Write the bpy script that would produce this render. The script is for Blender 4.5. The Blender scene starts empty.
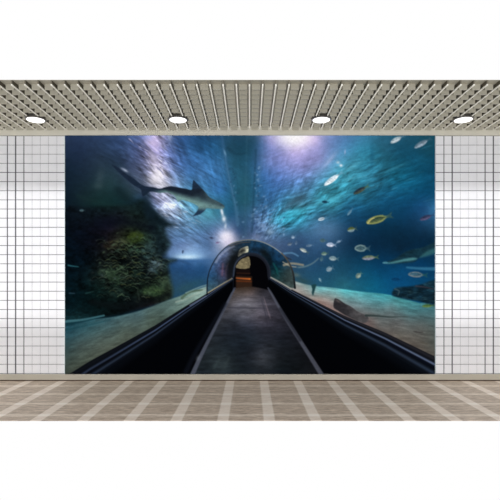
import bpy, bmesh, math, random
import numpy as np
from mathutils import Vector

S = bpy.context.scene
COL = S.collection

# ------------------------------------------------------------------ camera
F = 470.0                      # focal length in pixels of the 500 px frame
PX = 83.0                      # pixels per metre on the tiled wall
D = F / PX                     # distance of the tiled wall
CH = 1.2                       # eye height
HX, HY = 249.5, 281.0          # vanishing point of the room
def wx(px): return (px - HX) / PX
def wz(py): return CH + (HY - py) / PX

cd = bpy.data.cameras.new('camera')
cam = bpy.data.objects.new('camera', cd); COL.objects.link(cam)
cam.location = (0, 0, CH); cam.rotation_euler = (math.pi / 2, 0, 0)
cd.sensor_width = 36; cd.lens = 36 * F / 500
cd.shift_y = (HY - 250) / 500; cd.shift_x = (250 - HX) / 500
S.camera = cam
S.view_settings.view_transform = 'Standard'
S.view_settings.look = 'None'
S.view_settings.gamma = 1
S.view_settings.use_curve_mapping = False
S.view_settings.exposure = 0

# ------------------------------------------------------------------ helpers
def lin(c):
    return tuple(((v / 255) / 12.92 if v / 255 <= .04045 else ((v / 255 + .055) / 1.055) ** 2.4) for v in c)

def mat(name, rgb, rough=.6, spec=.3, metal=0.):
    m = bpy.data.materials.new(name); m.use_nodes = True
    b = m.node_tree.nodes['Principled BSDF']
    b.inputs['Base Color'].default_value = (*lin(rgb), 1)
    b.inputs['Roughness'].default_value = rough
    b.inputs['Specular IOR Level'].default_value = spec
    b.inputs['Metallic'].default_value = metal
    return m

def tint(m, scale, amount, detail=3, stretch=(1, 1, 1)):
    """slight tonal unevenness of the surface"""
    nt = m.node_tree; b = nt.nodes['Principled BSDF']
    tc = nt.nodes.new('ShaderNodeTexCoord'); mp = nt.nodes.new('ShaderNodeMapping')
    mp.inputs['Scale'].default_value = stretch
    n = nt.nodes.new('ShaderNodeTexNoise'); n.inputs['Scale'].default_value = scale; n.inputs['Detail'].default_value = detail
    r = nt.nodes.new('ShaderNodeMapRange')
    r.inputs['From Min'].default_value = .25; r.inputs['From Max'].default_value = .75
    r.inputs['To Min'].default_value = 1 - amount; r.inputs['To Max'].default_value = 1 + amount
    mx = nt.nodes.new('ShaderNodeVectorMath'); mx.operation = 'SCALE'
    mx.inputs[0].default_value = b.inputs['Base Color'].default_value[:3]
    nt.links.new(tc.outputs['Object'], mp.inputs['Vector']); nt.links.new(mp.outputs[0], n.inputs['Vector'])
    nt.links.new(n.outputs['Fac'], r.inputs['Value']); nt.links.new(r.outputs[0], mx.inputs['Scale'])
    nt.links.new(mx.outputs[0], b.inputs['Base Color'])
    return m

def box(bm, x0, x1, y0, y1, z0, z1, mi=0, bevel=0):
    vs = [bm.verts.new((x, y, z)) for z in (z0, z1) for y in (y0, y1) for x in (x0, x1)]
    fs = [(0, 2, 3, 1), (4, 5, 7, 6), (0, 1, 5, 4), (2, 6, 7, 3), (0, 4, 6, 2), (1, 3, 7, 5)]
    for f in fs:
        fc = bm.faces.new([vs[i] for i in f]); fc.material_index = mi

def link(name, bm, mats, parent=None, smooth=False):
    me = bpy.data.meshes.new(name)
    bmesh.ops.recalc_face_normals(bm, faces=bm.faces)
    bm.to_mesh(me); bm.free()
    for m in (mats if isinstance(mats, (list, tuple)) else [mats]): me.materials.append(m)
    if smooth:
        for p in me.polygons: p.use_smooth = True
    o = bpy.data.objects.new(name, me); COL.objects.link(o)
    if parent: o.parent = parent
    return o

def empty(name, loc):
    o = bpy.data.objects.new(name, None); COL.objects.link(o); o.location = loc
    o.empty_display_size = .1
    return o

# ------------------------------------------------------------------ tiled wall
XW = 4.6                      # half width of the built stretch
ZC = 3.01                     # underside of the open grille ceiling
m_tile = tint(mat('white_tile', (247, 247, 251), .38, .35), 9, .025)
m_grout = mat('grey_grout', (92, 92, 98), .9, .1)

TW, TH = 8.24, 9.14
bold = {0: .95, 1: 1.15, 2: .8, 53: .75, 54: 1.1, 58: .9, 59: 1.15}
bm = bmesh.new()
yw = D
box(bm, -XW, XW, yw + .004, yw + .14, -.02, ZC + .12, 1)
rnd = random.Random(4)
ncol0, ncol1 = int(-(XW * PX) // TW) + 1, int((XW * PX) // TW)
xs = []
n = -60
while True:
    x = 7.3 + TW * n
    if wx(x) > XW: break
    if wx(x) >= -XW:
        k = n
        w = bold.get(k, None)
        if w is None:
            w = (.9 if (k % 53) in (0, 1, 2) else .16) if (k < 0 or k > 59) else .17
        xs.append((x, w))
    n += 1
ys = []
for n in range(-4, 24):
    y = 172.4 + 9.14 * n
    w = .34 if n < -1 else (.62 if n == 0 else .5)
    if n == -1: w = .42
    if n > 17: w = .42
    ys.append((y, w))
def tile(bm, x0, x1, z0, z1):
    """one glazed tile with a pillowed rim"""
    e = .0015; t = .002
    back = [bm.verts.new(p) for p in ((x0, yw + .004, z0), (x1, yw + .004, z0), (x1, yw + .004, z1), (x0, yw + .004, z1))]
    dy = rnd.uniform(-.0003, .0003)
    fr = [bm.verts.new(p) for p in ((x0 + e, yw + dy, z0 + e), (x1 - e, yw, z0 + e), (x1 - e, yw - dy, z1 - e), (x0 + e, yw, z1 - e))]
    bm.faces.new(fr)
    for i in range(4):
        j = (i + 1) % 4
        bm.faces.new((back[i], back[j], fr[j], fr[i]))
for (xa, wa), (xb, wb) in zip(xs[:-1], xs[1:]):
    for (ya, va), (yb, vb) in zip(ys[:-1], ys[1:]):
        x0, x1 = wx(xa + wa / 2), wx(xb - wb / 2)
        z1, z0 = wz(ya + va / 2), wz(yb - vb / 2)
        if z1 < 0: continue
        tile(bm, x0, x1, max(z0, 0), z1)
wall = link('wall_back', bm, [m_tile, m_grout]); wall['kind'] = 'structure'

# ------------------------------------------------------------------ skirting and cornice
m_skirt = tint(mat('beige_skirting', (190, 184, 170), .55, .3), 3, .05, 4, (1, 1, 6))
m_corn = tint(mat('beige_cornice', (224, 220, 206), .6, .3), 5, .04)
m_dark = mat('contact_shadow', (70, 55, 45), .9, .1)  # dark colour stands in for the contact shadow at the floor
bm = bmesh.new()
box(bm, -XW, XW, yw - .022, yw + .002, .012, wz(373.9))
box(bm, -XW, XW, yw - .016, yw + .002, 0.0, .012, 1)
b = link('baseboard_back', bm, [m_skirt, m_dark]); b['kind'] = 'structure'
bv = b.modifiers.new('bevel', 'BEVEL'); bv.width = .003; bv.segments = 2
bm = bmesh.new()
box(bm, -XW, XW, yw - .02, yw + .002, wz(135.7), ZC + .05)
box(bm, -XW, XW, yw - .026, yw - .015, wz(132.6), wz(132.6) + .012)
b = link('trim_1', bm, m_corn); b['kind'] = 'structure'

# ------------------------------------------------------------------ floor
YF = F * CH / (420.7 - HY)
m_floor = bpy.data.materials.new('plaid_floor_tile'); m_floor.use_nodes = True
nt = m_floor.node_tree; N = nt.nodes; L = nt.links
P = N['Principled BSDF']; P.inputs['Roughness'].default_value = .55; P.inputs['Specular IOR Level'].default_value = .25
tc = N.new('ShaderNodeTexCoord'); sp = N.new('ShaderNodeSeparateXYZ'); L.new(tc.outputs['Object'], sp.inputs[0])
def M(op, a, b=None, c=None):
    n = N.new('ShaderNodeMath'); n.operation = op
    for i, v in enumerate((a, b, c)):
        if v is None: continue
        if isinstance(v, (int, float)): n.inputs[i].default_value = v
        else: L.new(v, n.inputs[i])
    return n.outputs[0]
def band(coord, first, step, half, soft):
    u = M('SUBTRACT', coord, first - step * 50)
    u = M('MODULO', u, step)
    d = M('MINIMUM', u, M('SUBTRACT', step, u))
    n = N.new('ShaderNodeMapRange'); n.interpolation_type = 'SMOOTHSTEP'
    n.inputs['From Min'].default_value = half - soft; n.inputs['From Max'].default_value = half + soft
    n.inputs['To Min'].default_value = 1; n.inputs['To Max'].default_value = 0
    L.new(d, n.inputs['Value']); return n.outputs[0]
def noise(scale, stretch, detail=4, rough=.6):
    mp = N.new('ShaderNodeMapping'); mp.inputs['Scale'].default_value = stretch
    L.new(tc.outputs['Object'], mp.inputs['Vector'])
    n = N.new('ShaderNodeTexNoise'); n.inputs['Scale'].default_value = scale
    n.inputs['Detail'].default_value = detail; n.inputs['Roughness'].default_value = rough
    L.new(mp.outputs[0], n.inputs['Vector']); return n.outputs['Fac']
bx = band(sp.outputs['X'], .172, .402, .049, .008)
by = band(sp.outputs['Y'], 4.205, .39, .034, .02)
both = M('MULTIPLY', bx, by)
def mixc(fac, a, b):
    n = N.new('ShaderNodeMix'); n.data_type = 'RGBA'
    L.new(fac, n.inputs[0]) if not isinstance(fac, float) else None
    for idx, v in ((6, a), (7, b)):
        if isinstance(v, tuple): n.inputs[idx].default_value = (*lin(v), 1)
        else: L.new(v, n.inputs[idx])
    return n.outputs[2]
g = noise(5, (1.2, 9, 1), 6, .68)
g2 = noise(16, (1, 5, 1), 4, .7)
gr = N.new('ShaderNodeMapRange'); gr.inputs['From Min'].default_value = .38; gr.inputs['From Max'].default_value = .62
L.new(M('ADD', M('MULTIPLY', g, .6), M('MULTIPLY', g2, .4)), gr.inputs['Value'])
base = mixc(gr.outputs[0], (152, 132, 115), (238, 220, 200))
lite = mixc(gr.outputs[0], (226, 208, 190), (254, 242, 228))
cros = mixc(gr.outputs[0], (196, 177, 158), (254, 241, 224))
hot = mixc(gr.outputs[0], (255, 243, 228), (255, 247, 236))
c = mixc(by, base, cros); c = mixc(bx, c, lite); c = mixc(both, c, hot)
L.new(c, P.inputs['Base Color'])
bm = bmesh.new(); box(bm, -XW, XW, YF, D + .14, -.003, 0)
o = link('floor', bm, m_floor); o['kind'] = 'structure'
YE = YF

# ------------------------------------------------------------------ open-cell ceiling
SP = .1225; BH = .052; REC = .013
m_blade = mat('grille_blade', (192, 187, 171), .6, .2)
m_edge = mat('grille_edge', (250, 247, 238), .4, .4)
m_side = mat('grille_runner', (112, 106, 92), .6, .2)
m_back = mat('ceiling_void', (70, 66, 58), .9, .1)
YC = F * (ZC + BH - CH) / (HY - 80)
bm = bmesh.new()
nx = int(XW / SP); GAP = .023
y = YC + .09
while y < D - .022:                       # short blades across each bay
    for i in range(-nx, nx):
        box(bm, i * SP + GAP, (i + 1) * SP - GAP, y, y + .016, ZC, ZC + BH, 0)
    y += .119
for i in range(-nx, nx + 1):             # runners in depth with a recessed pale strip
    x = i * SP
    box(bm, x - .006, x + .006, YC, D - .03, ZC + REC + .002, ZC + BH, 2)
    box(bm, x - .0066, x + .0066, YC, D - .03, ZC + REC, ZC + REC + .002, 1)
    y = YC + .004
    while y < D - .06:                   # beaded lower edge
        a = [bm.verts.new((x + sx * .0066, yy, zz)) for sx in (-1, 1) for (yy, zz) in ((y, ZC + REC), (y, ZC + REC - .011), (y + .025, ZC + REC))]
        for f in ((0, 1, 4, 3), (1, 2, 5, 4), (0, 2, 1), (3, 4, 5)):
            bm.faces.new([a[k] for k in f]).material_index = 1
        y += .0245
box(bm, -XW, XW, YC, D + .14, ZC + BH, ZC + BH + .002, 0)
o = link('ceiling', bm, [m_blade, m_edge, m_side, m_back]); o['kind'] = 'structure'

# ------------------------------------------------------------------ downlights
m_ring = mat('downlight_ring', (120, 116, 112), .35, .5, .3)
m_lens = bpy.data.materials.new('downlight_lens'); m_lens.use_nodes = True
b = m_lens.node_tree.nodes['Principled BSDF']
b.inputs['Base Color'].default_value = (.9, .9, .9, 1)
b.inputs['Emission Color'].default_value = (1, .985, .96, 1); b.inputs['Emission Strength'].default_value = 1.6
def disc(bm, r, z, seg=40): return [bm.verts.new((r * math.cos(2 * math.pi * k / seg), r * math.sin(2 * math.pi * k / seg), z)) for k in range(seg)]
def bridge(bm, a, b):
    n = len(a)
    for k in range(n): bm.faces.new((a[k], a[(k + 1) % n], b[(k + 1) % n], b[k]))
def housing():
    bm = bmesh.new()
    r = [disc(bm, .097, .0), disc(bm, .108, .003), disc(bm, .112, .010), disc(bm, .104, .012), disc(bm, .104, .040)]
    for p, q in zip(r[:-1], r[1:]): bridge(bm, p, q)
    bm.faces.new(r[-1]); inner = disc(bm, .093, .006); bridge(bm, inner, r[0]); bm.faces.new(inner[::-1])
    return bm
def lens():
    bm = bmesh.new()
    r = [disc(bm, .096, .005), disc(bm, .094, -.001), disc(bm, .07, -.006), disc(bm, .035, -.009)]
    for p, q in zip(r[:-1], r[1:]): bridge(bm, p, q)
    bm.faces.new(r[-1]); bm.faces.new(r[0][::-1])
    return bm
YL = 5.255
labels = ['round white ceiling downlight farthest left, above the bare tiles left of the mural',
          'round white ceiling downlight above the left part of the mural, over the shark',
          'round white ceiling downlight above the right part of the mural, over the white fish',
          'round white ceiling downlight farthest right, above the bare tiles right of the mural']
proto = None
for px, lab in zip((35.6, 178.0, 321.3, 463.2), labels):
    X = (px - HX) / (F / YL)
    if proto is None:
        t = empty('ceiling_downlight', (X, YL, ZC - .012)); proto = t
        link('trim_ring', housing(), m_ring, t, True); link('lens', lens(), m_lens, t, True)
    else:
        t = proto.copy(); COL.objects.link(t); t.location = (X, YL, ZC - .012)
        for ch in list(proto.children):
            c2 = ch.copy(); COL.objects.link(c2); c2.parent = t
    t['label'] = lab; t['category'] = 'ceiling light'; t['group'] = 'downlights in the grille ceiling'

# ================================================================== the mural picture
X0, X1, Y0, Y1 = 65.0, 435.0, 135.6, 374.0
SS = 2
W = int((X1 - X0) * SS) + 1; H = int((Y1 - Y0) * SS) + 1
gx, gy = np.meshgrid(np.linspace(X0, X1, W), np.linspace(Y0, Y1, H))

def hsh(ix, iy, s):
    h = (ix.astype(np.int64) * 374761393 + iy.astype(np.int64) * 668265263 + s * 1442695041) & 0xffffffff
    h = ((h ^ (h >> 13)) * 1274126177) & 0xffffffff
    h = (h ^ (h >> 16)) & 0xffffffff
    return h / 4294967295.0
def vn(u, v, s=0):
    iu = np.floor(u); iv = np.floor(v); fu = u - iu; fv = v - iv
    fu = fu * fu * (3 - 2 * fu); fv = fv * fv * (3 - 2 * fv)
    a = hsh(iu, iv, s); b = hsh(iu + 1, iv, s); c = hsh(iu, iv + 1, s); d = hsh(iu + 1, iv + 1, s)
    return (a * (1 - fu) + b * fu) * (1 - fv) + (c * (1 - fu) + d * fu) * fv
def fbm(u, v, s=0, o=4, g=.55):
    t = 0; a = 1; n = 0
    for k in range(o):
        t = t + a * vn(u * 2 ** k, v * 2 ** k, s + k * 17); n += a; a *= g
    return t / n * 2 - 1
def sm(a, b, x):
    t = np.clip((x - a) / (b - a), 0, 1); return t * t * (3 - 2 * t)

def rbf(pts, smooth=3.0):
    p = np.array([q[:2] for q in pts], float); c = np.array([q[2:] for q in pts], float)
    d = np.sqrt(((p[:, None] - p[None]) ** 2).sum(-1) + smooth ** 2)
    n = len(p)
    A = np.zeros((n + 1, n + 1)); A[:n, :n] = -d; A[:n, n] = 1; A[n, :n] = 1
    A[:n, :n] += np.eye(n) * .6
    w = np.linalg.solve(A, np.vstack([c, np.zeros((1, 3))]))
    out = np.zeros((H, W, 3)) + w[n]
    for i in range(n):
        k = -np.sqrt((gx - p[i, 0]) ** 2 + (gy - p[i, 1]) ** 2 + smooth ** 2)
        out += k[..., None] * w[i]
    return np.clip(out, 0, 255)

def spline(pts, closed=True, n=6):
    p = np.array(pts, float); m = len(p); out = []
    rng = range(m if closed else m - 1)
    for i in rng:
        if closed: a, b, c, d = p[i - 1], p[i], p[(i + 1) % m], p[(i + 2) % m]
        else: a, b, c, d = p[max(i - 1, 0)], p[i], p[i + 1], p[min(i + 2, m - 1)]
        for k in range(n):
            t = k / n
            out.append(.5 * ((2 * b) + (c - a) * t + (2 * a - 5 * b + 4 * c - d) * t * t + (3 * b - a - 3 * c + d) * t ** 3))
    if not closed: out.append(p[-1])
    return np.array(out)

def sdist(poly, pad=4):
    """signed distance, positive inside, over the sub-window around the outline"""
    x0, x1 = poly[:, 0].min() - pad, poly[:, 0].max() + pad; y0, y1 = poly[:, 1].min() - pad, poly[:, 1].max() + pad
    i0, i1 = max(int((x0 - X0) * SS), 0), min(int((x1 - X0) * SS) + 2, W); j0, j1 = max(int((y0 - Y0) * SS), 0), min(int((y1 - Y0) * SS) + 2, H)
    if i1 <= i0 or j1 <= j0: return None
    sl = (slice(j0, j1), slice(i0, i1)); x = gx[sl]; y = gy[sl]
    dm = np.full(x.shape, 1e9); ins = np.zeros(x.shape, bool)
    n = len(poly)
    for k in range(n):
        ax, ay = poly[k]; bx_, by_ = poly[(k + 1) % n]
        dx, dy = bx_ - ax, by_ - ay; l2 = dx * dx + dy * dy + 1e-9
        t = np.clip(((x - ax) * dx + (y - ay) * dy) / l2, 0, 1)
        dm = np.minimum(dm, (x - ax - t * dx) ** 2 + (y - ay - t * dy) ** 2)
        cr = ((ay > y) != (by_ > y)) & (x < dx * (y - ay) / (dy + (1e-12 if dy >= 0 else -1e-12)) + ax)
        ins ^= cr
    d = np.sqrt(dm)
    return sl, np.where(ins, d, -d)

def ldist(pts, pad=6):
    p = np.array(pts, float)
    x0, x1 = p[:, 0].min() - pad, p[:, 0].max() + pad; y0, y1 = p[:, 1].min() - pad, p[:, 1].max() + pad
    i0, i1 = max(int((x0 - X0) * SS), 0), min(int((x1 - X0) * SS) + 2, W); j0, j1 = max(int((y0 - Y0) * SS), 0), min(int((y1 - Y0) * SS) + 2, H)
    if i1 <= i0 or j1 <= j0: return None
    sl = (slice(j0, j1), slice(i0, i1)); x = gx[sl]; y = gy[sl]
    dm = np.full(x.shape, 1e9); tt = np.zeros(x.shape); n = len(p) - 1
    for k in range(n):
        ax, ay = p[k]; dx, dy = p[k + 1] - p[k]; l2 = dx * dx + dy * dy + 1e-9
        t = np.clip(((x - ax) * dx + (y - ay) * dy) / l2, 0, 1)
        q = (x - ax - t * dx) ** 2 + (y - ay - t * dy) ** 2
        m = q < dm; dm = np.where(m, q, dm); tt = np.where(m, (k + t) / n, tt)
    return sl, np.sqrt(dm), tt

ids = np.zeros((H, W), np.int16)
PARTS = [('water', 'deep blue aquarium water under a rippled surface', None)]
def part(name, label=None, parent=None):
    PARTS.append((name, label, parent)); return len(PARTS) - 1
def put(sl, a, col, pid=None, thr=.5):
    col = np.asarray(col, float)
    img[sl] = img[sl] * (1 - a[..., None]) + col * a[..., None]
    if pid is not None:
        s = ids[sl]; s[a > thr] = pid
def poly(pts, col, soft=.8, pid=None, closed_spline=True, n=5, op=1.0):
    P_ = spline(pts, True, n) if closed_spline else np.array(pts, float)
    r = sdist(P_)
    if r is None: return
    sl, d = r; a = sm(-soft, soft, d)
    c = col(gx[sl], gy[sl], d) if callable(col) else (col[sl] if isinstance(col, np.ndarray) and col.ndim == 3 else col)
    if pid is not None:
        s = ids[sl]; s[a > .5] = pid
    put(sl, a * op, c)
def line(pts, col, w0, w1=None, soft=.6, op=1.0, pid=None, sp=True, fade=0):
    p = spline(pts, False, 6) if sp and len(pts) > 2 else np.array(pts, float)
    r = ldist(p)
    if r is None: return
    sl, d, t = r; w1 = w0 if w1 is None else w1
    w = (w0 + (w1 - w0) * t) / 2
    a = sm(-soft, soft, w - d) * op
    if fade: a = a * sm(0, fade, t) * sm(0, fade, 1 - t)
    c = np.array(col, float)
    if c.ndim == 2:          # start and end colours
        c = c[0] + (c[1] - c[0]) * t[..., None]
    if pid is not None:
        s = ids[sl]; s[a > .45 * op] = pid
    put(sl, a, c)
def blob(x, y, rx, ry, col, ang=0, op=1.0, power=1.0):
    r = max(rx, ry) * 2.2
    i0, i1 = max(int((x - r - X0) * SS), 0), min(int((x + r - X0) * SS) + 2, W); j0, j1 = max(int((y - r - Y0) * SS), 0), min(int((y + r - Y0) * SS) + 2, H)
    if i1 <= i0 or j1 <= j0: return
    sl = (slice(j0, j1), slice(i0, i1)); ca, sa = math.cos(ang), math.sin(ang)
    u = (gx[sl] - x) * ca + (gy[sl] - y) * sa; v = -(gx[sl] - x) * sa + (gy[sl] - y) * ca
    a = np.exp(-((u / rx) ** 2 + (v / ry) ** 2) ** power) * op
    put(sl, a, col)

# ---- water
WATER = [(67,140,42,52,85),(80,150,35,45,75),(67,170,22,35,55),(67,200,15,28,42),(67,240,8,20,38),(67,290,5,28,42),
(100,140,50,62,100),(120,140,60,75,125),(130,150,75,85,135),(140,140,95,105,165),(150,140,140,140,200),(155,138,200,185,235),
(100,160,42,52,75),(120,165,45,55,80),(110,180,42,60,72),(130,170,70,75,110),(140,160,90,95,140),(145,175,125,130,170),
(120,190,30,48,58),(130,195,33,50,60),(140,200,32,55,78),(150,205,60,85,125),(85,200,22,38,45),(100,205,20,42,45),(85,175,30,42,62),
(155,150,170,160,220),(160,172,225,215,245),(158,182,205,205,232),(149,194,70,85,120),(147,203,30,50,72),(152,210,70,95,125),(165,150,120,130,190),(175,140,60,95,155),(180,160,70,110,175),(170,170,120,140,195),
(190,150,45,95,150),(200,140,30,80,130),(200,160,50,105,165),(190,175,60,115,175),(200,175,65,120,180),(215,150,35,95,145),
(210,170,55,115,175),(220,190,45,105,165),(222,165,50,108,160),(230,148,30,75,105),(240,140,25,65,95),(250,152,28,75,105),(235,165,32,88,118),
(245,180,35,95,120),(245,200,30,90,110),(240,215,45,95,135),(155,200,120,130,170),(166,200,165,170,205),(176,207,150,170,205),(185,200,80,150,185),
(200,200,70,140,180),(208,213,75,155,180),(218,215,60,130,160),(230,215,35,90,130),(175,218,120,150,190),(163,220,80,105,135),(190,222,92,142,182),
(180,235,82,122,168),(200,233,78,118,164),(215,230,92,125,172),(225,235,200,205,240),(227,238,235,230,250),(210,245,78,112,158),(238,232,60,85,130),
(185,250,110,140,190),(188,255,150,195,240),(170,255,75,110,160),(202,258,85,130,185),(188,263,42,90,145),(173,262,36,78,128),(202,264,42,88,138),(190,268,36,80,132),(175,275,35,75,115),(200,275,30,75,120),(185,285,35,75,105),(205,268,35,80,130),
(255,140,45,85,120),(262,145,75,110,165),(250,165,35,90,130),(270,140,150,150,210),(285,137,230,225,250),(295,138,252,248,255),(305,138,240,222,250),
(315,140,200,182,235),(325,140,130,145,205),(340,140,85,130,185),(295,150,200,185,235),(310,150,168,163,222),(280,150,140,145,205),(270,160,110,130,195),
(290,165,135,145,210),(305,170,125,140,205),(320,160,135,145,205),(265,175,60,110,175),(280,185,70,120,190),(295,185,80,130,190),(270,200,50,105,160),
(258,190,38,98,145),(290,200,60,130,165),(310,190,70,140,185),(300,205,60,120,145),(320,195,55,150,175),(330,182,60,150,180),(340,170,70,165,195),
(335,205,50,140,165),(345,190,45,135,160),(260,215,70,115,165),(270,225,85,130,170),(262,235,80,108,150),(285,220,45,145,175),(300,215,50,160,190),
(320,214,45,115,150),(340,214,30,95,132),(350,140,70,130,180),(360,150,50,140,175),(365,165,45,135,165),(375,150,35,115,145),(385,150,30,92,118),
(400,150,20,85,115),(415,155,15,80,110),(430,145,20,75,95),(432,170,10,70,100),(355,175,55,150,178),(375,175,40,120,150),(395,175,20,105,135),
(415,185,10,85,120),(430,195,10,75,115),(365,197,28,102,133),(385,200,15,85,125),(405,205,10,70,110),(425,208,25,80,130),(432,209,45,110,160),(350,207,25,95,135),
(350,225,20,65,100),(370,230,8,48,78),(390,228,8,48,76),(410,235,8,42,68),(430,240,8,40,65),(350,245,15,50,80),(375,245,8,42,70),(400,250,8,38,62),
(330,230,62,108,150),(320,228,65,115,160),(300,235,50,90,130),(310,245,45,85,125),(285,240,60,92,132),(295,258,35,70,105),(320,258,33,73,110),
(340,262,20,70,100),(315,272,30,80,115),(300,275,35,78,105),(330,280,27,84,112),(350,277,22,82,112),(345,285,32,102,122),(365,270,10,75,110),
(380,268,5,65,105),(400,270,5,70,115),(420,262,5,55,95),(400,282,5,75,125),(415,280,5,70,115),(385,282,5,82,125),(372,286,10,95,130)]
img = rbf(WATER)
lf = sm(158, 120, gx)[..., None]; img = img * (1 - lf) + img * np.array((.84, 1.02, .98)) * lf
# rippled water surface: streaks that run towards the tunnel's far end
ang = np.arctan2(gy - 262, gx - 250); rr = np.log(np.hypot(gx - 250, gy - 262) + 4)
wob = fbm(gx / 22, gy / 22, 5, 3)
st = fbm(ang * 20 + wob * .9, rr * 5 + wob * 1.2, 11, 4, .62)
st2 = fbm(ang * 46 + wob * 1.2, rr * 13, 31, 3, .6)
ridge = 1 - np.abs(fbm(ang * 20 + wob, rr * 8 + wob, 41, 3)) * 2.6
def reg(x, y, rx, ry): return np.exp(-((gx - x) / rx) ** 2 - ((gy - y) / ry) ** 2)
aL = reg(158, 165, 22, 34) * 1.15 + reg(172, 212, 22, 18) * .95 + reg(120, 150, 24, 16) * .35
aC = reg(205, 170, 30, 40) * .40 + reg(285, 180, 30, 35) * .28 + reg(272, 225, 16, 14) * .95 + reg(190, 235, 26, 12) * .45
aR = reg(330, 195, 42, 24) * .62 + reg(385, 175, 45, 26) * .55 + reg(295, 215, 26, 12) * .8
amp = np.clip(aL + aC + aR, 0, 1.3)
lum = img.mean(-1, keepdims=True)
slope = np.where(gx < 250, -.55, .34)
fine = fbm(gx / 10 + wob * .4, (gy + gx * slope + wob * 2.5) / 2.1, 37, 3, .6)
gain = (st * .65 + st2 * .35 + fine * .62)
img = img * (1 + (amp * gain * .85)[..., None]) + (amp * np.clip(gain, 0, 1) * 10)[..., None]
hot_ = np.clip(ridge, 0, 1) ** 2 * reg(157, 168, 15, 30) + np.clip(ridge, 0, 1) ** 2 * reg(170, 208, 16, 10) * .7
img = img + (hot_ * 85)[..., None]
img = np.clip(img, 0, 255)
# faint mottling elsewhere
img *= (1 + .07 * fbm(gx / 5, gy / 3.2, 77, 3))[..., None]

# bright patches and panel seam of the acrylic tunnel
for (x, y, rx, ry, c, a, o) in [(157,178,7,8,(250,245,255),.9,.85),(154,160,5,11,(225,215,245),-.5,.6),(152,143,7,4,(225,205,245),.4,.7),(163,186,6,4,(240,238,250),0,.5),
        (295,136,16,9,(255,252,255),0,.9),(226,236,6,5,(248,242,255),0,.85),(229,243,5,5,(215,205,235),.4,.5),(188,256,13,3.2,(180,224,255),0,1.0),(187,252,18,5,(140,180,228),0,.5),(186,261,22,2.0,(38,86,145),0,.7),(187,257,9,1.6,(205,235,255),0,.8),(323,229,15,8,(82,126,166),0,.45),(210,262,8,3,(60,105,155),0,.3),
        (285,217,14,4.5,(55,180,208),-.3,.5),(300,211,15,3.2,(60,178,205),-.25,.5),(270,232,3,2.4,(160,205,235),0,.5),(263,226,4,3,(140,165,205),0,.5),(258,219,3,4,(110,145,190),0,.45),(257,237,4,3,(125,140,175),0,.5),
        (298,200,11,4,(55,90,110),-.6,.6),(287,207,9,3,(60,85,110),-.7,.5),(385,165,4,9,(25,85,105),.5,.4),(372,158,2,12,(20,90,125),0,.45),(402,146,8,5,(15,70,95),0,.35),
        (100,178,4,9,(62,82,92),.2,.45),(98,186,5,3,(60,82,86),0,.4),(225,153,1.0,3,(150,195,225),-.3,.7),(348,205,12,1.4,(40,125,165),-.25,.5),(330,200,18,1.6,(80,180,200),-.3,.45),
        (355,183,10,1.6,(20,95,125),-.4,.4),(370,188,12,1.3,(70,150,175),-.35,.35),(395,168,12,1.3,(70,150,170),-.4,.35),(352,167,9,2,(110,195,215),-.5,.3)]:
    blob(x, y, rx, ry, c, a, o)
line([(222,136),(224,150),(228,172),(232,190),(236,208),(238,225)], ((60,110,165),(90,140,180)), 2.4, 3.6, 1.4, .38)
line([(224,150),(228,172),(232,190),(236,208)], (110,165,205), .6, .8, .7, .22)
line([(228,148),(236,154),(246,153)], (18,52,75), 3, 1.4, 1.4, .6)
line([(262,136),(262,160),(258,190)], (95,140,190), 1.2, 1.2, 1, .2)
for k, (x, y, rx, ry, a, o) in enumerate([(222,212,1.4,4.5,-.2,.95),(224,219,2,3,0,.9),(225.5,226,1.2,3,.1,.6),(170,137,2,4,0,.3),(341,165.5,1.6,1.3,0,.95),(338,162.5,1.8,1.4,0,.6),(345,152,.8,2.4,.1,.6),(331,158,2,8,.75,.32),(328,163,1.5,7,.8,.3)]):
    blob(x, y, rx, ry, (232, 242, 252) if k < 6 else (185, 190, 230), a, o)
# streaks of light under the shark
rs = random.Random(8)
for k in range(46):
    x = rs.uniform(158, 198); y = rs.uniform(196, 228)
    if (y - 196) < (x - 175) * .3: continue
    l = rs.uniform(3, 8); s = rs.uniform(.1, .45)
    c = (215, 222, 240) if rs.random() < .55 else (85, 105, 145)
    line([(x, y), (x + l, y + l * s)], c, .9, .5, .6, rs.uniform(.2, .6), fade=.3)
for k in range(34):
    x = rs.uniform(128, 168); y = 138 + (x - 128) * rs.uniform(.2, 1.1)
    l = rs.uniform(4, 10); s = rs.uniform(.6, 1.1)
    c = (200, 195, 235) if rs.random() < .5 else (60, 68, 110)
    line([(x, y), (x + l * .5, y + l * s * .4), (x + l, y + l * s)], c, 1.1, .5, .8, rs.uniform(.15, .5), fade=.3)
for k in range(70):
    x = rs.uniform(300, 425); y = rs.uniform(150, 210)
    if y < 235 - (x - 250) * .55 - 8 and x < 345: continue
    l = rs.uniform(5, 14); s = -rs.uniform(.12, .5) * (1.2 if x < 370 else .8)
    c = (105, 190, 210) if rs.random() < .45 else (10, 80, 115)
    line([(x, y), (x + l * .5, y + l * s * .6), (x + l, y + l * s)], c, .9, .6, .8, rs.uniform(.1, .34) * (1 if x < 395 else .5), fade=.3)
for k in range(50):
    x = rs.uniform(252, 285); y = rs.uniform(205, 240)
    c = (150, 185, 225) if rs.random() < .5 else (35, 60, 105)
    blob(x, y, rs.uniform(.8, 2.2), rs.uniform(.6, 1.3), c, rs.uniform(-.8, .2), rs.uniform(.25, .6))

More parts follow.
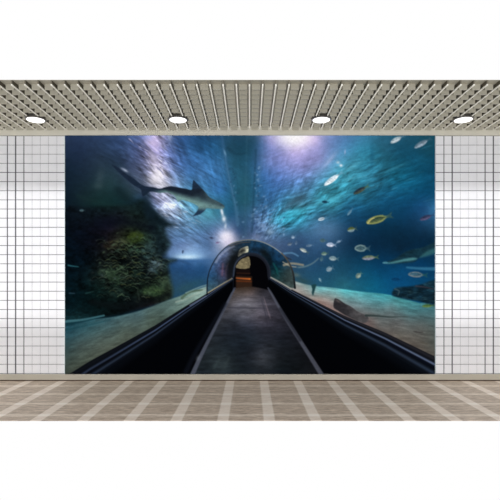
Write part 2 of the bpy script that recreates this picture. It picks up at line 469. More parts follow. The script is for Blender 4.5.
poly([(224,134),(256,134),(253,170),(251,205),(249,238),(240,240),(237,215),(231,180),(225,150)], (32,78,98), 6, None, closed_spline=False, op=.34)
line([(247,136),(246,170),(245,205),(246,236)], (78,128,150), 1.6, 1.6, 1.2, .12)
line([(256,150),(254,190),(252,232)], (20,55,78), 2.0, 2.0, 1.4, .4)
rs = random.Random(5)
for k in range(90):                       # choppy light along the roof's two edges
    e_ = rs.random(); y = rs.uniform(165, 238)
    x = (228 + (y - 150) * .16 if e_ < .18 else 256 + rs.uniform(0, 14) * (y - 150) / 88) + rs.gauss(0, 2.2)
    blob(x, y, rs.uniform(.6, 1.8), rs.uniform(.5, 1.2), (125, 165, 205) if rs.random() < .5 else (25, 55, 85), rs.uniform(-1, .3), rs.uniform(.2, .55))
# ---- far reef shapes in the water behind the rails
line([(166,262.5),(172,260.5),(180,261),(190,264)], (28,55,88), 4, 1, 2, .4)
blob(186, 288, 14, 4, (45, 85, 95), -.3, .5); blob(196, 283, 10, 4, (35, 80, 95), -.3, .4)

# ---- coral reef
reef = rbf([(85,208,16,30,42),(108,207,18,40,44),(130,205,20,42,46),(70,225,10,22,38),(70,250,5,20,35),(70,280,5,28,42),(70,310,8,35,45),(90,230,12,18,34),(110,225,20,20,38),(120,215,20,30,40),
(150,215,22,45,55),(165,225,28,52,66),(110,245,26,28,28),(135,237,40,60,28),(120,243,38,48,38),(137,250,38,62,52),(105,273,28,44,40),(115,275,30,48,38),(125,265,14,24,24),
(140,275,18,34,32),(155,245,32,56,64),(155,262,42,72,80),(150,275,15,26,30),(160,280,30,50,40),(145,290,34,58,42),(155,292,38,62,42),
(165,285,42,64,50),(120,295,14,32,32),(135,300,12,22,25),(95,290,10,32,34),(110,310,8,22,25),(150,300,26,28,32),(90,305,5,25,30),(90,260,6,18,28),(88,215,14,28,40),(75,318,20,60,70)])
tx = fbm(gx / 3.2, gy / 2.2, 91, 3); tx2 = fbm(gx / 8, gy / 6, 95, 2)
dens = reg(130, 268, 42, 38)
reef = np.clip(reef * np.array((.80, .74, .70)) * (1 + (tx * 1.1 + tx2 * .7)[..., None] * (.35 + dens[..., None] * .75)), 0, 255)
p_reef = part('coral_reef', 'dark coral reef wall')
poly([(62,214),(85,208),(104,206),(130,204),(142,199),(150,206),(158,214),(168,221),(175,225),(166,228),(167,236),(171,244),(166,252),(163,258),(176,260),(169,265),(171,280),(173,290),(170,300),(152,306.5),(137,311),(113,317),(90,319),(62,325)], reef, 3.4, p_reef)
def coral(cx, cy, rx, ry, c1, c2, label, seed, op=.8):
    pid = part('coral', label, p_reef); r_ = random.Random(seed)
    pts = [(cx + math.cos(a) * rx * r_.uniform(.8, 1.15), cy + math.sin(a) * ry * r_.uniform(.8, 1.15)) for a in [k * math.pi / 5 for k in range(10)]]
    def c(x, y, d):
        n = fbm(x / 2.2 + seed, y / 1.7, seed, 3) * .5 + .5; t = np.clip(n * 1.2 + (cy - y) / ry * .3, 0, 1)[..., None]
        return np.array(c1) * (1 - t) + np.array(c2) * t
    poly(pts, c, 2.0, pid, op=op * .78)
coral(136,237,8,5,(38,55,18),(70,88,36),'yellow-green coral head',1)
coral(121,243.5,6.5,4,(35,42,30),(85,92,62),'olive coral tuft',2)
coral(110,246,6,5,(28,28,24),(62,50,36),'brown coral tuft',3,.7)
coral(135,251,7,4,(28,48,42),(72,110,88),'green plate coral',4)
coral(149,249,7,6,(24,44,48),(70,100,98),'grey-green branching coral',5,.7)
coral(155,266,7,6,(30,52,58),(140,165,178),'pale coral in front of dark rock',6,.65)
coral(117,275,13,9,(14,28,22),(66,95,66),'wide green branching coral',7,.75)
coral(103,272,5,4,(20,38,34),(78,108,84),'small leafy coral',8,.7)
coral(137,272,7,8,(12,26,24),(48,78,62),'dark green coral',9,.65)
coral(153,292,11,5,(20,40,28),(82,112,66),'mossy low coral',10,.75)
coral(163,283,5,6,(28,46,36),(78,100,72),'mossy coral at the reef edge',11,.7)
coral(118,293,9,5,(10,26,26),(46,68,58),'dim coral low on the reef',12,.6)
rs = random.Random(21)
for k in range(150):
    x = rs.gauss(132, 20); y = rs.gauss(268, 20)
    if not (90 < x < 169 and 230 < y < 304) or x > 150 + (y < 250) * 20 + 15: continue
    c = (74, 98, 72) if rs.random() < .3 else ((66, 80, 82) if rs.random() < .2 else (5, 9, 12))
    blob(x, y, rs.uniform(.8, 2.6), rs.uniform(.5, 1.2), c, rs.uniform(-1, 1), rs.uniform(.25, .6))
for k in range(60):                       # branching fronds
    x = rs.gauss(130, 18); y = rs.gauss(266, 16)
    if not (96 < x < 166 and 236 < y < 300): continue
    a = rs.uniform(0, 6.28); l = rs.uniform(3, 7)
    pts = [(x, y), (x + math.cos(a) * l * .5 + rs.uniform(-1, 1), y + math.sin(a) * l * .35), (x + math.cos(a) * l, y + math.sin(a) * l * .6 + rs.uniform(-1, 1))]
    line(pts, (80, 104, 78) if rs.random() < .6 else (4, 8, 10), 1.1, .6, .5, rs.uniform(.3, .65))
line([(67,265),(72,266),(80,267)], (45,120,130), 1.6, .8, .8, .7, fade=.2)
line([(68,293),(76,293.5)], (60,95,115), 1.6, .8, .8, .5, fade=.2)
line([(84,294),(95,291)], (40,80,78), 1.6, .8, .8, .5, fade=.2)
line([(137,280),(138,292),(140,302)], (40,52,46), 1.6, 2.2, .9, .5, fade=.2)
blob(133,137+0,1,1,(60,70,110),0,0)

line([(150,212),(156,218),(163,224)], (8,20,28), 7, 6, 3, .6)
line([(146,206),(152,222),(160,240),(163,256)], (10,22,28), 9, 9, 4, .5)
line([(100,224),(125,222),(150,228)], (9,14,26), 12, 10, 6, .6)
line([(92,302),(120,306),(150,301),(168,295)], (10,16,18), 6, 4, 3, .7)
line([(120,262),(128,262),(132,268)], (4,8,10), 5, 3, 2, .7); line([(140,258),(146,262),(144,272)], (5,9,12), 5, 4, 2, .7)
line([(128,284),(140,286),(150,283)], (6,12,12), 4, 4, 2, .6)
rs = random.Random(77)
for k in range(190):                      # small scalloped plates, pale rim over a dark underside
    x = rs.gauss(130, 19); y = rs.gauss(268, 17)
    if not (95 < x < 167 and 238 < y < 301): continue
    w_ = rs.uniform(1.4, 4.0); h_ = w_ * rs.uniform(.25, .5); t_ = rs.uniform(-.5, .5)
    o_ = rs.uniform(.25, .6) * (.6 + .4 * math.exp(-((x - 128) / 22) ** 2))
    a_ = [(x - w_, y + t_), (x - w_ * .3, y - h_), (x + w_ * .5, y - h_ * .8), (x + w_, y + h_ * .3 - t_)]
    line([(p, q + 1.5) for p, q in a_], (4, 8, 9), 1.7, 1.5, .7, o_)
    line(a_, rs.choice([(70,94,66),(58,84,70),(84,100,80),(60,72,62),(78,86,50)]), 1.0, .8, .5, o_)
line([(70,232),(85,236),(105,238)], (5,12,22), 4, 3, 3, .5); line([(78,196),(100,203),(125,206)], (26,52,52), 3, 2, 3, .4)
line([(118,190),(128,200),(138,204)], (14,30,36), 5, 4, 4, .5)

# ---- seabed
sn = fbm(gx / 9, (gy + gx * .28) / 2.4, 61, 4, .62); sn2 = fbm(gx / 9, (gy - gx * .13) / 1.9, 65, 4, .62)
bedL = rbf([(70,330,48,102,112),(90,322,62,118,124),(110,322,82,120,120),(140,315,102,134,130),(80,345,93,113,104),(100,340,104,120,106),(70,365,85,95,80),
(85,358,98,108,90),(125,332,108,122,104),(67,350,70,95,90),(150,318,108,128,110),(170,308,112,138,124),(188,297,168,200,176),(200,290,185,215,192),(215,283,165,190,178),(228,279,180,185,165),(160,322,95,110,92)])
bedL = np.clip(bedL * np.array((.73, .77, .82)) * (1 + .26 * sn[..., None]), 0, 255)
p = part('sandy_seabed', 'grey-green sandy seabed on the left')
poly([(62,325),(85,320),(113,317),(137,311.5),(152,306.5),(170,299.5),(180,296),(188,292.5),(207,286),(221,281),(234,275.5),(236,279),(207,297),(155,330),(115,352),(90,366),(72,378),(62,378)], bedL, 1.0, p, n=3)
line([(62,325),(80,321),(103,316)], (10,45,55), 5, 2, 1.2, .75, pid=p_reef); line([(66,321.5),(84,319.5),(104,315.5)], (62,112,122), 2.6, 1.6, .8, .85)
line([(62,331),(80,327),(110,320)], (20,62,72), 2.2, .6, 1.2, .6)
line([(182,298),(190,292),(202,290)], (55,75,50), 2.6, 1.6, 1, .6); line([(176,302),(186,299),(200,292),(220,284)], (165,182,168), 1.6, 1, .9, .6)
line([(208,288),(216,284),(222,283)], (60,80,80), 1.6, 1, .8, .7)
line([(186,293),(200,287),(214,283)], (150,185,175), 1.4, 1, .8, .6)

bedR = rbf([(275,278,190,190,178),(285,282,185,182,168),(300,288,168,162,148),(320,290,118,178,172),(345,291,92,192,188),(365,294,82,172,172),(385,298,72,162,162),(400,301,78,158,154),
(420,307,74,138,138),(433,312,84,132,132),(340,297,138,172,162),(330,302,172,150,136),(320,298,163,145,130),(360,305,124,152,148),(390,308,112,142,138),(380,325,122,117,108),
(370,320,134,115,106),(400,320,118,122,116),(400,335,122,112,98),(420,325,113,118,110),(430,345,102,98,86),(430,330,104,108,98),(350,305,128,144,140),(355,298,110,165,160),(410,312,88,138,136)])
bedR = np.clip(bedR * (1 - .14 * sm(290, 320, gy))[..., None] * np.array((.93, .98, 1.04)) * (1 + .24 * sn2[..., None]), 0, 255)
p = part('sandy_seabed', 'pale turquoise and beige sandy seabed on the right')
poly([(270,275),(285,278),(298,282),(312,285.5),(335,288),(360,291.5),(385,294),(400,297.5),(420,303),(438,306),(438,362),(385,338),(345,322),(292,296),(268,280)], bedR, .9, p, n=3)
line([(412,331),(419,332.3),(424,332)], (58,55,54), 1.4, 1, .8, .8, fade=.3)
line([(418,341),(430,345)], (75,68,55), 1.2, 1, .8, .4, fade=.3)

# ---- rock on the right
p = part('rock', 'dark rock on the right seabed')
rock = lambda x, y, d: np.array((13, 38, 52)) * (1 + .5 * fbm(x / 5, y / 2.2, 51, 3)[..., None]) + (np.clip(fbm(x / 5, y / 1.6, 55, 3), 0, 1) * 34)[..., None] * np.array((.7, 1, .95))
poly([(392,294.5),(394,289),(400,287),(410,286.5),(420,284.5),(438,281),(438,304.5),(420,301.5),(405,299),(396,297)], rock, 1.6, p, n=4)
line([(395,289),(399,291),(398,295)], (75,100,105), 1.5, 1, .8, .6); line([(416,286),(424,287),(433,289)], (85,65,75), 1.6, 1, .8, .5)

# ---- tunnel reflections between the two arches
def side(pts):
    a = np.array(sorted(pts)); return lambda x: np.interp(x, a[:, 0], a[:, 1])
eL = side([(60,379.7),(70,373.5),(90,361),(115,347.5),(155,325.5),(185,306.5),(207,293.5),(233,277.5),(250,268)])
eR = side([(250,268),(270,277),(292,289.5),(345,316),(385,332.5),(435,356.5),(440,359)])
p_v = part('tunnel_vault', 'clear acrylic tunnel vault with reflections')
vault = rbf([(210,288,70,105,115),(211,276,46,92,132),(216,262,84,116,160),(216,275,50,88,122),(222,273,84,74,104),(222,262,78,84,112),(226,254,118,130,165),(230,250,85,90,105),(228,264,34,38,46),(232,270,26,32,40),(232,258,28,34,36),(238,250,40,55,66),
(240,244,40,62,80),(250,246,28,62,85),(258,248,28,72,105),(264,252,20,30,30),(258,253,35,65,95),(270,258,14,42,58),(268,250,28,60,84),(280,265,14,50,68),(276,270,18,72,78),(272,268,15,45,55),(283,278,50,72,70),(288,270,60,80,82),(290,280,78,92,86),(278,258,25,70,105)], 1.5)
vault = np.clip(vault * np.array((.76, .82, .88)) * (1 + .34 * fbm(gx / 3, gy / 2.4, 71, 3))[..., None], 0, 255)
outer = [(207,293),(207.3,283),(208.5,274.5),(212,265),(219,254),(229,245),(240,241),(252,240),(266,243.4),(280,252),(288,261),(293,273),(295,288)]
osp = spline(outer, False, 6)
poly(np.vstack([osp, [(290,288),(270,277),(250,270),(233,277),(220,285)]]), vault, .9, p_v, closed_spline=False)
line([(216,262),(220,256),(228,249),(234,246.5)], (185,190,215), 2.4, 1.2, 1.2, .45)
line([(223,262),(222.5,270),(222,277)], (115,85,105), 1.8, 2.0, .9, .55, fade=.2)
line([(229,262),(226,270),(226,278)], (75,62,68), 1, 1, .8, .5, fade=.2)
poly([(238,254),(240,249.5),(244,247.3),(248,246.5),(248,252),(243,253.5),(238.5,256.5)], lambda x, y, d: np.array((190,188,160)) * (1 + .3 * fbm(x / 1.6, y / 1.1, 15, 2)[..., None]), .8, p_v)
blob(242,251,2.6,.7,(50,50,40),-.5,.8)
line([(272,262),(276,268),(278,276)], (18,105,100), 1.8, 1.2, 1, .5, fade=.2)
line([(284,265),(292,263.5),(303,265)], (160,150,125), 2.4, 2, .9, .8); line([(283,262),(290,266),(296,267)], (185,175,150), 1, 1, .8, .7)
line([(296,267.5),(305,266.5),(313,263),(320,257)], (120,145,145), 1.8, 1.0, .9, .6, fade=.15)
line([(284,253.5),(292,253),(298,256)], (88,140,180), 2.0, 1.4, .9, .75)
line([(285,257),(291,259.5)], (35,35,40), 2, 1, .9, .7)
blob(296,275,4,2,(110,125,115),.2,.6); blob(303,281,8,3,(45,75,75),.3,.6); blob(290,274,5,4,(45,62,60),.3,.5)

# ---- inner arch and the far doorway
p_i = part('inner_arch', 'dark steel inner arch')
inner = spline([(232.8,290),(233,277),(234.2,266.5),(238,259),(244,254.8),(251,253.4),(258,254.8),(264.5,259),(269,266.5),(270.2,276),(270.2,290)], False, 6)
poly(inner, (26, 30, 40), .7, p_i, closed_spline=False)
line(inner, ((30,40,56),(34,38,50)), 1.6, 1.6, .8, .95, pid=p_i, sp=False)
line([(229.5,279),(231,266),(236,256),(243,250.5)], (16,18,22), 5, 5, 2, .7); line([(254,249),(262,251),(268,256),(271,264)], (12,18,24), 4, 4, 1.6, .5)
line([(233.5,276),(235,265),(239.5,258.8),(245,255.6)], (95,110,135), .8, .8, .6, .4)
p_d = part('doorway', 'dark opening with orange light at the tunnel end')
poly([(235.5,291),(235.5,270),(237,264),(240.5,259.5),(245.5,256.8),(251,256),(257.5,257.3),(263,261.3),(266.5,267.5),(267.4,276),(267.4,291)], (4, 4, 7), .7, p_d, n=4)
poly([(236.3,268),(237.6,263.5),(241,259.6),(245.5,257.6),(249.3,257.2),(249.3,268)], lambda x, y, d: np.array((128,116,84)) * (1 + .22 * fbm(x / 2.2, y / 1.5, 19, 2)[..., None]), .6, None, n=3)
poly([(236,269.5),(250,269.5),(250,275.5),(236,276.5)], (20, 12, 12), .8, None, closed_spline=False)
poly([(236,276),(252,276.5),(252,286),(250,292),(236,292)], (50, 32, 22), 1, None, closed_spline=False)
line([(236.5,278),(243,278.6),(250,279)], ((150,75,35),(215,105,35)), 1.3, 1.6, .7, .95); line([(237,281),(251,281.5)], (115,50,18), 1.4, 1.2, 1, .75)
line([(237,273),(250,273.4)], (70,40,25), .8, .8, .6, .6)

# ---- parapets
def wallpart(edge, sgn, label, rail_lab, offs, lower):
    pid = part('parapet', label)
    xx = np.linspace(62, 233, 60) if sgn < 0 else np.linspace(270, 438, 60)
    top = [(x, float(edge(x))) for x in xx]
    P_ = np.array(top + lower); r = sdist(P_); sl, d = r
    x = gx[sl]; y = gy[sl]; v = y - edge(x); t = np.abs(x - 250) / 185 + .02
    q = v / t            # normalised distance below the rim
    col = np.zeros(x.shape + (3,)) + np.array((2, 3, 6))
    col += (sm(40, 24, q) * 1.0)[..., None] * np.array((4, 6, 9))
    near = sm(.9, .25, t)
    for (c0, w, cc, boost) in offs:
        a = np.exp(-((q - c0) / w) ** 2)[..., None]
        col = col * (1 - a) + a * (np.array(cc) * (1 + boost * near)[..., None])
    a = sm(-.6, .6, d); ids[sl][a > .5] = pid
    put(sl, a, col)
    rid = part('handrail', rail_lab, pid)
    s = ids[sl]; s[(a > .5) & (q < 24.5) & (s == pid)] = rid
wallpart(eL, -1, 'black parapet left of the walkway', 'blue-grey lit metal rail', [(3, 3, (13, 16, 22), .1), (9.2, 1.7, (40, 50, 70), .9), (12.6, 1.2, (7, 9, 15), 0), (17, 2.2, (34, 44, 60), .25), (21, 1.2, (10, 14, 22), 0)],
         [(233,291),(231.5,293),(190,374.5),(190,378),(62,378)])
wallpart(eR, 1, 'black parapet right of the walkway', 'blue-grey lit metal rail', [(2.2, 2.6, (32, 32, 38), .25), (8.0, 1.5, (86, 100, 128), .0), (11, 1.4, (8, 12, 24), 0), (17.0, 2.6, (36, 47, 64), .15), (22, 1.4, (10, 15, 22), 0)],
         [(438,378),(323,378),(321,374),(284,315.5),(272,295),(268.5,290),(268.5,280)])
line([(208,292.7),(221,285),(232,278.5)], (175,160,130), 1.3, .9, .6, .75)
line([(190,305.5),(200,299.5),(206,296)], (140,155,185), 1.2, 1.0, .7, .55)
line([(271,277.5),(282,283.5),(291,289)], (170,168,158), 1.4, 1.6, .7, .8)

# ---- walkway
p_w = part('walkway', 'dark grey tunnel walkway')
wk = rbf([(250,289,62,50,44),(240,288,68,54,44),(250,294,105,92,92),(262,291,50,48,55),(250,298,122,116,124),(240,303,108,106,116),(262,300,88,86,98),(260,308,98,94,106),(250,306,112,110,120),(243,315,92,92,104),(258,317,88,84,96),(250,325,52,56,70),(236,322,52,56,68),
(270,320,60,58,70),(230,330,36,42,52),(265,330,46,48,60),(250,338,32,40,50),(225,345,28,36,44),(280,340,26,30,38),(250,350,25,30,38),(290,358,20,24,29),(250,371,27,34,41),(222,364,44,54,58),(262,358,58,62,70),(205,371,28,36,42),(310,372,18,20,24),(240,360,26,33,40),(280,368,20,26,31)])
wn = fbm(gx / 9, gy / 2.6, 81, 4, .6)
wk = np.clip(wk * .93 * (1 + .34 * wn[..., None]), 0, 255)
poly([(190,378),(190,374),(231.5,293),(234,290.5),(236,288),(244,287),(252,286.5),(260,288),(268.5,290),(272,294),(284,315.5),(321,374),(321,378)], wk, .8, p_w, closed_spline=False)
line([(229,307.7),(250,308),(276,308.2)], (52,52,64), 1.2, 1.2, .8, .7)
line([(236,299),(250,297.5),(266,298)], (70,66,72), 1, 1, .8, .5, fade=.2)
line([(263,295),(267,308),(271,320)], (140,120,130), .8, 1.4, .8, .45, fade=.25)
line([(260,295),(265,312),(268,330)], (48,46,58), .8, 1.4, .8, .5, fade=.25)
line([(212,371),(217,363),(221,358)], (58,72,74), 3, 2, 2, .45, fade=.3); line([(222,373),(227,362),(230,356)], (55,66,68), 3, 2, 2, .4, fade=.3)
e1 = part('edge_strip', 'pale kerb strip on the left of the walkway', p_w); e2 = part('edge_strip', 'pale kerb strip on the right of the walkway', p_w)
line([(191.5,377),(201.5,354.5),(217,323.5),(231.5,294.5),(235,288)], ((78,82,96),(72,78,96)), 4.6, 1.2, .9, .9, pid=e1)
line([(323,377),(307,351.5),(284,315.5),(272,294.5),(268,288)], ((78,80,92),(82,86,102)), 4.8, 1.2, .9, .85, pid=e2)
blob(198,358,3,2,(125,132,142),-1.1,.4)
line([(280,309),(292,327),(300,340)], (30,32,42), 3, 3, 1.4, .6)
line([(186,372),(196,352),(214,322),(225,304)], (14,18,28), 5, 3, 2, .7)

# ---- the near arch rim
p_a = part('tunnel_arch', 'thin metal arch over the walkway')
line(osp[:31], ((12,20,34),(38,52,68)), 1.3, 1.0, .6, .9, pid=p_a, sp=False)
line(osp[30:56], ((110,108,98),(150,158,158)), 1.0, 1.1, .6, .85, pid=p_a, sp=False)
line(osp[55:], ((95,90,82),(12,18,24)), 1.3, 2.0, .6, .95, pid=p_a, sp=False)
line([(231,246),(240,243),(250,242)], (110,85,60), .8, .8, .6, .5)

# ---- sharks and rays
p_s = part('shark', 'large grey shark swimming across the water surface on the left')
SH = [(112,164.6),(118,167.5),(125,173),(133,178),(140,183.5),(146,186.3),(153,187.2),(160,188.6),(165,187.2),(171,186.4),(178,187.4),(186,188.8),(191.6,189.9),(192.4,185),(193.4,180.2),(196,182.5),(199.5,186),(202.5,189),(206,193),(210,197.5),(216,200.5),(221.5,203.5),(224.4,206),(223.6,208.6),(219,209),(212,208.6),(207,208.3),(204.5,210.8),(200.5,214),(196,215.6),(193.2,215.8),(195.8,212.8),(197.8,209.5),(198,206.4),(192,203),(186,201),(181.5,199.9),(178.3,202),(176.8,200),(175.5,197.2),(172.4,194.4),(167,192.3),(160,193),(153,191.8),(149.5,192),(147,194),(143,196.5),(141.6,193),(140.6,189.5),(135,186),(127,180),(119.5,173),(115,168.5)]
SHA = np.array(SH, float)
def shark_col(x, y, d):
    mid = np.interp(x, [112,140,150,165,180,195,205,215,225], [166.5,186,190,189.5,193.5,197.5,200.5,204,207.5])
    q = (y - mid) / np.interp(x, [112,150,165,180,200,225], [3,3.5,4,6.5,7.5,3])
    dark = np.array((24, 34, 48)); bel = np.array((112, 152, 150))
    t = sm(-.35, .75, q)[..., None]
    c = dark * (1 - t) + bel * t
    tail = sm(170, 148, x)[..., None]; c = c * (1 - tail) + np.array((26, 40, 60)) * tail
    head = sm(198, 212, x)[..., None] * .6; c = c * (1 - head) + np.array((86, 118, 122)) * head
    fin = sm(189.8, 187.5, y)[..., None] * sm(189, 192, x)[..., None]; c = c * (1 - fin) + np.array((28, 46, 68)) * fin
    pec = sm(206.5, 212, y)[..., None] * (x < 208)[..., None]; c = c * (1 - pec) + np.array((34, 58, 84)) * pec
    return c * (1 + .12 * fbm(x / 3, y / 1.3, 23, 2)[..., None])
poly(SH, shark_col, .8, p_s, n=3)
line([(171,187.2),(180,190.5),(190,193),(197,194)], (24,34,48), 2, 2.6, 1.2, .55)
blob(198,199,5,4,(98,140,140),.3,.4); blob(221,205,1.2,.9,(40,60,80),0,.5)
line([(147,195),(148,205),(151,214)], (20,38,50), 6, 11, 3, .5)
blob(125.3,170.4,3,1.2,(170,182,205),.5,.9); blob(122.5,168.8,2.2,1.0,(140,150,178),.45,.6)

p = part('shark', 'dim shark with a pale belly swimming in from the right')
poly([(387,262),(396,258),(405,252),(414,249),(424,247),(438,241),(438,250),(430,254),(420,257.5),(414,262),(405,263),(396,263.5)], lambda x, y, d: np.array((20,50,60)) * (1 + .3 * fbm(x / 4, y / 2, 27, 2)[..., None]), 1.3, p, n=4, op=.8)
poly([(386.5,263.6),(397,260.6),(406,258.6),(413,257.6),(417,258.6),(412,260.6),(403,261.6),(394,263.3)], (84,152,156), 1.3, p, n=4, op=.8)
poly([(420,257),(427,251),(434,248.5),(438,247),(438,252),(431,255),(424,257)], (52,112,120), 1.8, p, n=4, op=.7)
line([(407,267.5),(420,268.5),(437,269)], (48,118,155), 1.8, 3.6, 1.2, .8, pid=None)
p = part('stingray', 'grey-brown stingray resting on the seabed')
poly([(334.5,299),(337,298.7),(341,301),(345,303.7),(351,306.5),(357,311),(363,314),(367.5,316),(368.3,320),(364.5,323),(358,321.3),(350,317.4),(344,314.5),(338.5,311),(333.5,307)], lambda x, y, d: (np.array((44,42,46)) + sm(342, 358, x)[..., None] * np.array((32,32,30))) * (1 + .2 * fbm(x / 3, y / 2, 29, 2)[..., None]), .8, p, n=4)
blob(338,301,3,1.2,(96,90,88),.5,.7)
tl = part('tail', 'thin dark tail', p)
line([(366,315.5),(376,315.8),(390,317),(400,316.8),(408,317)], ((44,56,56),(70,85,84)), 2.4, .7, .6, .9, pid=tl)

# ---- fish: x, y, length, height, tilt (deg, nose to the left), back, belly, tail colour, label, opacity
FISH = [
(379.5,218.8,28,7.6,-16,(50,70,52),(140,148,82),(82,104,78),'large yellow-rimmed fish, the biggest right of the arch',1),
(352.3,229.3,10,5,-12,(96,104,40),(150,175,178),(92,112,80),'small pale fish with a yellow back',.9),
(362.5,248.3,16,7,2,(58,88,96),(118,146,146),(100,128,128),'oval grey fish with a pale rim',.9),
(370.5,257.6,17,4.6,-4,(120,130,96),(150,145,160),(128,140,62),'slender fish with a yellow tail',.95),
(359,275,8,4.6,-42,(120,140,128),(162,172,152),(110,140,110),'small pale fish near the seabed',.95),
(331.5,244.8,10,4.4,4,(170,188,215),(226,228,244),(180,195,215),'bright white fish',1),
(339.3,241.3,6,2.2,-22,(120,150,180),(165,190,215),(120,150,180),'tiny pale fish behind the bright one',.9),
(334,258.5,10,4.6,6,(128,155,160),(172,190,190),(120,150,150),'pale grey fish, second row',.9),
(330,268.8,8,4.8,-20,(130,158,172),(168,186,196),(120,145,160),'pale blue-grey fish, low in the shoal',.9),
(325,253.6,7.5,3.8,-4,(88,122,104),(150,172,150),(80,112,92),'green-tinted fish',.9),
(304.5,250.8,10,3.4,28,(150,165,160),(212,218,208),(90,110,90),'white fish diving to the right',1),
(310,245.3,8,2.6,-10,(88,118,145),(125,150,175),(90,120,150),'faint blue fish',.8),
(293.5,237,4.6,3,-15,(120,150,178),(175,195,215),(110,140,165),'tiny white fish above the arch',.9),
(290.3,244,6,3,-15,(88,108,128),(132,146,158),(80,105,125),'dull grey fish beside the arch',.8),
(296.5,243,3,4,10,(85,110,135),(110,130,150),(80,105,125),'faint fish beside the arch',.6),
(322.5,218.8,9,3,-14,(165,185,200),(222,232,240),(130,165,190),'white fish under the ripples',1),
(323.6,240.5,7.5,4,5,(62,92,90),(88,112,106),(60,90,88),'dim green fish',.7),
(350.2,211.5,9.5,2.4,-52,(88,130,155),(130,165,182),(100,140,160),'slim fish pointing up',.85),
(361.3,189.6,18,4.4,-28,(34,44,56),(78,80,62),(96,108,56),'dark fish silhouetted under the ripples',1),
(325.7,202,7.5,2.4,5,(12,42,66),(18,52,78),(12,42,66),'small dark fish under the ripples',1),
(333.8,178.3,24,5,-36,(215,230,242),(252,253,255),(120,170,195),'large white fish near the surface glow',1),
(397.5,139,16,4.6,-28,(170,185,192),(215,220,224),(110,140,160),'white fish at the top edge',.95),
(423,142.8,20,4.8,-30,(105,125,142),(172,182,196),(70,100,120),'grey fish at the upper right',.9),
(427.3,217,16,4.6,-20,(45,48,78),(100,84,118),(40,55,88),'purplish fish at the right edge',.9),
(418,274.6,20,5.6,4,(62,98,112),(120,128,130),(56,100,72),'brown and green fish above the rock',.85),
(397,279.5,11,3.6,2,(4,46,84),(6,56,96),(4,46,84),'dim blue fish',.7),
(386,262.6,7,2,-2,(80,150,165),(110,175,185),(80,150,165),'small pale fish at the shark nose',.85),
(320.4,280.3,5,2,60,(120,160,172),(160,190,198),(110,150,165),'tiny upright fish',.9),
(428.5,305.8,13,3.2,-2,(70,100,40),(112,138,56),(88,116,40),'yellow-green fish over the sand',.9),
(322,259,4,5,10,(80,118,122),(110,142,142),(80,118,122),'pale fish low in the shoal',.6),
(82.5,210.3,6,2.6,0,(58,88,98),(92,124,130),(50,80,90),'small grey-green fish at the far left',.85),
(212,238,4.6,1.8,8,(38,46,74),(52,60,90),(38,46,74),'small dark fish below the glow',.9),
(218,242.6,4.6,1.8,-10,(100,78,122),(128,100,140),(100,78,122),'small purple fish below the glow',.8),
(183,251.8,1.8,3.4,10,(35,48,80),(45,58,90),(35,48,80),'tiny dark fish above the horizon glow',.9),
]
def slice_of(X_, Y_):
    j = int(round((Y_[0, 0] - Y0) / (gy[1, 0] - gy[0, 0]))); i = int(round((X_[0, 0] - X0) / (gx[0, 1] - gx[0, 0])))
    return (slice(j, j + X_.shape[0]), slice(i, i + X_.shape[1]))
for (x, y, l, h, a, back, belly, tailc, lab, op) in FISH:
    pid = part('fish', lab)
    ca, sa = math.cos(math.radians(a)), math.sin(math.radians(a))
    T = lambda u, v: (x + u * ca - v * sa, y + u * sa + v * ca)
    L2 = l / 2; hh = h / 2
    body = [(-L2, .05 * h), (-L2 * .78, -hh * .62), (-L2 * .3, -hh), (L2 * .15, -hh * .85), (L2 * .55, -hh * .3), (L2 * .98, -hh * .85), (L2 * .86, 0), (L2 * .98, hh * .85), (L2 * .55, hh * .3), (L2 * .15, hh * .85), (-L2 * .3, hh), (-L2 * .78, hh * .68)]
    def fc(X_, Y_, d, back=back, belly=belly, tailc=tailc, x=x, y=y, ca=ca, sa=sa, L2=L2, hh=hh):
        u = (X_ - x) * ca + (Y_ - y) * sa; v = -(X_ - x) * sa + (Y_ - y) * ca
        t = sm(-.5, .6, v / hh)[..., None]; c = np.array(back, float) * (1 - t) + np.array(belly, float) * t
        if y in (218.8, 248.3, 274.6):
            q = sm(hh * .25, hh * .6, d)[..., None]; c = np.array(belly, float) * (1 - q) + (c * .5 + np.array(back, float) * .5) * q
        t2 = sm(.3, .65, u / L2)[..., None]; c = c * (1 - t2) + np.array(tailc, float) * t2
        c = c * (1 + .22 * fbm(X_ / 1.7, Y_ / 1.2, 57, 2)[..., None])
        w = (sm(.35, .75, u / L2) * .5)[..., None]      # thin translucent tail
        return c * (1 - w) + img[slice_of(X_, Y_)] * w
    poly([T(*q) for q in body], fc, .85, pid, n=3, op=op * .92)
    if l > 14 and h > 5: # pale rim and dark eye of the larger fish
        line([T(-L2 * .9, hh * .3), T(-L2 * .4, hh * .8), T(L2 * .2, hh * .7)], belly, 1, .8, .6, .7)
        if y < 260 and y > 200:
            line([T(-L2 * .9, -hh * .2), T(-L2 * .4, -hh * .8), T(L2 * .3, -hh * .7)], belly, 1, .8, .6, .55)
line([(368,223),(371,219.5),(374,218)], (215,200,120), 1.6, 1, .7, .8)
p = part('fish', 'upright dark green fish over the sand')
poly([(311.5,285),(316,284.5),(315.5,288),(314,293),(313,295.5),(311.8,293),(312.2,289)], (26,66,72), .9, p, n=3)
gray = img.mean(-1, keepdims=True)
img = (gray + (img - gray) * .90) * .97
img = img * (1 + .05 * fbm(gx / 1.1, gy / 1.1, 99, 2))[..., None]
img = np.clip(img, 0, 255)

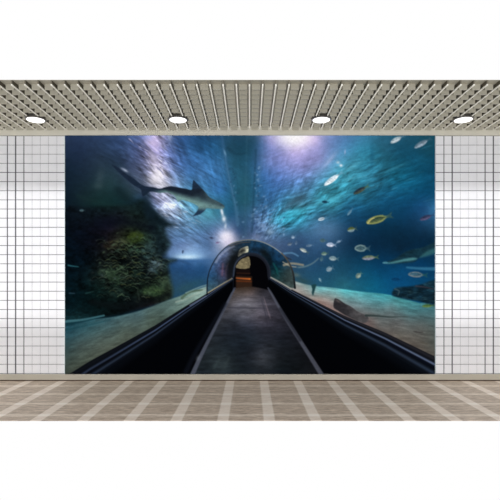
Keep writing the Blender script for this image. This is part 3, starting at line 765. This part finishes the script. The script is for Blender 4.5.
# ------------------------------------------------------------------ mural object
lc = img / 255.0
lc = np.where(lc <= .04045, lc / 12.92, ((lc + .055) / 1.055) ** 2.4)
m_print = bpy.data.materials.new('self_glow_print'); m_print.use_nodes = True
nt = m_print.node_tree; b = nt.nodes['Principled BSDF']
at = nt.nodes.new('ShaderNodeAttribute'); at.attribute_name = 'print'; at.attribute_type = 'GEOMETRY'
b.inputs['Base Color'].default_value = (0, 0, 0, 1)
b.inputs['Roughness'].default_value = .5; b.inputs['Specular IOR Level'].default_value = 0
nt.links.new(at.outputs['Color'], b.inputs['Emission Color']); b.inputs['Emission Strength'].default_value = 1.0  # glow added to the print so the wall's shading does not reach it

TH_M = .03
mural = empty('mural', (0, D - .001, wz(Y1)))
mural['label'] = 'huge wall picture of an aquarium tunnel with sharks, fish and a dark walkway'
mural['category'] = 'mural'
bm = bmesh.new()
e = .55 / PX
sc = (D - TH_M) / D      # the face stands a little in front of the wall
def mx_(px): return wx(px) * sc
def mz_(py): return (CH + (HY - py) / PX * sc) - mural.location.z
box(bm, mx_(X0) - e, mx_(X1) + e, -TH_M + .003, 0, mz_(Y1) - .001, mz_(Y0) + e * .3)
m_panel = mat('panel_edge', (205, 222, 226), .5, .3)
link('panel', bm, m_panel, mural)

fid = ids[:-1, :-1].copy()
VX = mx_(gx); VZ = mz_(gy)
vid = np.arange(H * W).reshape(H, W)
objs = {}
for pid, (name, label, par) in enumerate(PARTS):
    jj, ii = np.nonzero(fid == pid)
    if len(jj) == 0: print('EMPTY PART', name, label); objs[pid] = None; continue
    quads = np.stack([vid[jj, ii], vid[jj + 1, ii], vid[jj + 1, ii + 1], vid[jj, ii + 1]], 1)
    used, inv = np.unique(quads, return_inverse=True)
    inv = inv.reshape(-1, 4)
    me = bpy.data.meshes.new(name)
    me.vertices.add(len(used)); me.loops.add(inv.size); me.polygons.add(len(inv))
    co = np.stack([VX.ravel()[used], np.full(len(used), -TH_M), VZ.ravel()[used]], 1)
    me.vertices.foreach_set('co', co.astype(np.float32).ravel())
    me.loops.foreach_set('vertex_index', inv.astype(np.int32).ravel())
    me.polygons.foreach_set('loop_start', np.arange(0, inv.size, 4, dtype=np.int32))
    me.update(calc_edges=True)
    ca_ = me.color_attributes.new('print', 'FLOAT_COLOR', 'POINT')
    rgba = np.ones((len(used), 4), np.float32); rgba[:, :3] = lc.reshape(-1, 3)[used]
    ca_.data.foreach_set('color', rgba.ravel())
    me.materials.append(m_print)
    o = bpy.data.objects.new(name, me); COL.objects.link(o); objs[pid] = o
    o.parent = objs[par] if par is not None else mural
    if label: o['label'] = label

# ------------------------------------------------------------------ light: bright white surroundings and two broad soft suns, the lower one added
w = bpy.data.worlds.new('world'); S.world = w; w.use_nodes = True
wt = w.node_tree; bg = wt.nodes['Background']; bg.inputs['Color'].default_value = (1, 1, 1, 1)
# a white backdrop all round the wall, dimmer on the side the viewer stands on
tcw = wt.nodes.new('ShaderNodeTexCoord'); sw = wt.nodes.new('ShaderNodeSeparateXYZ'); mr = wt.nodes.new('ShaderNodeMapRange')
mr.interpolation_type = 'SMOOTHSTEP'
mr.inputs['From Min'].default_value = -.15; mr.inputs['From Max'].default_value = .25
mr.inputs['To Min'].default_value = .38; mr.inputs['To Max'].default_value = 1.0
wt.links.new(tcw.outputs['Generated'], sw.inputs[0]); wt.links.new(sw.outputs['Y'], mr.inputs['Value']); wt.links.new(mr.outputs[0], bg.inputs['Strength'])
def sun(name, elev, ang, strength, col=(1, 1, 1)):
    l = bpy.data.lights.new(name, 'SUN'); l.energy = strength; l.angle = math.radians(ang); l.color = col
    o = bpy.data.objects.new(name, l); COL.objects.link(o); o.location = (0, -2, 4 if elev > 0 else -2)
    e = math.radians(elev); d = Vector((0, math.cos(e), -math.sin(e)))
    o.rotation_euler = d.to_track_quat('-Z', 'Y').to_euler()
sun('daylight_from_above', 30, 5, 1.36)
sun('added_light_from_below', -23.5, 10, 1.22)  # added lamp, no such source below; brightens the wall above the floor's shadow
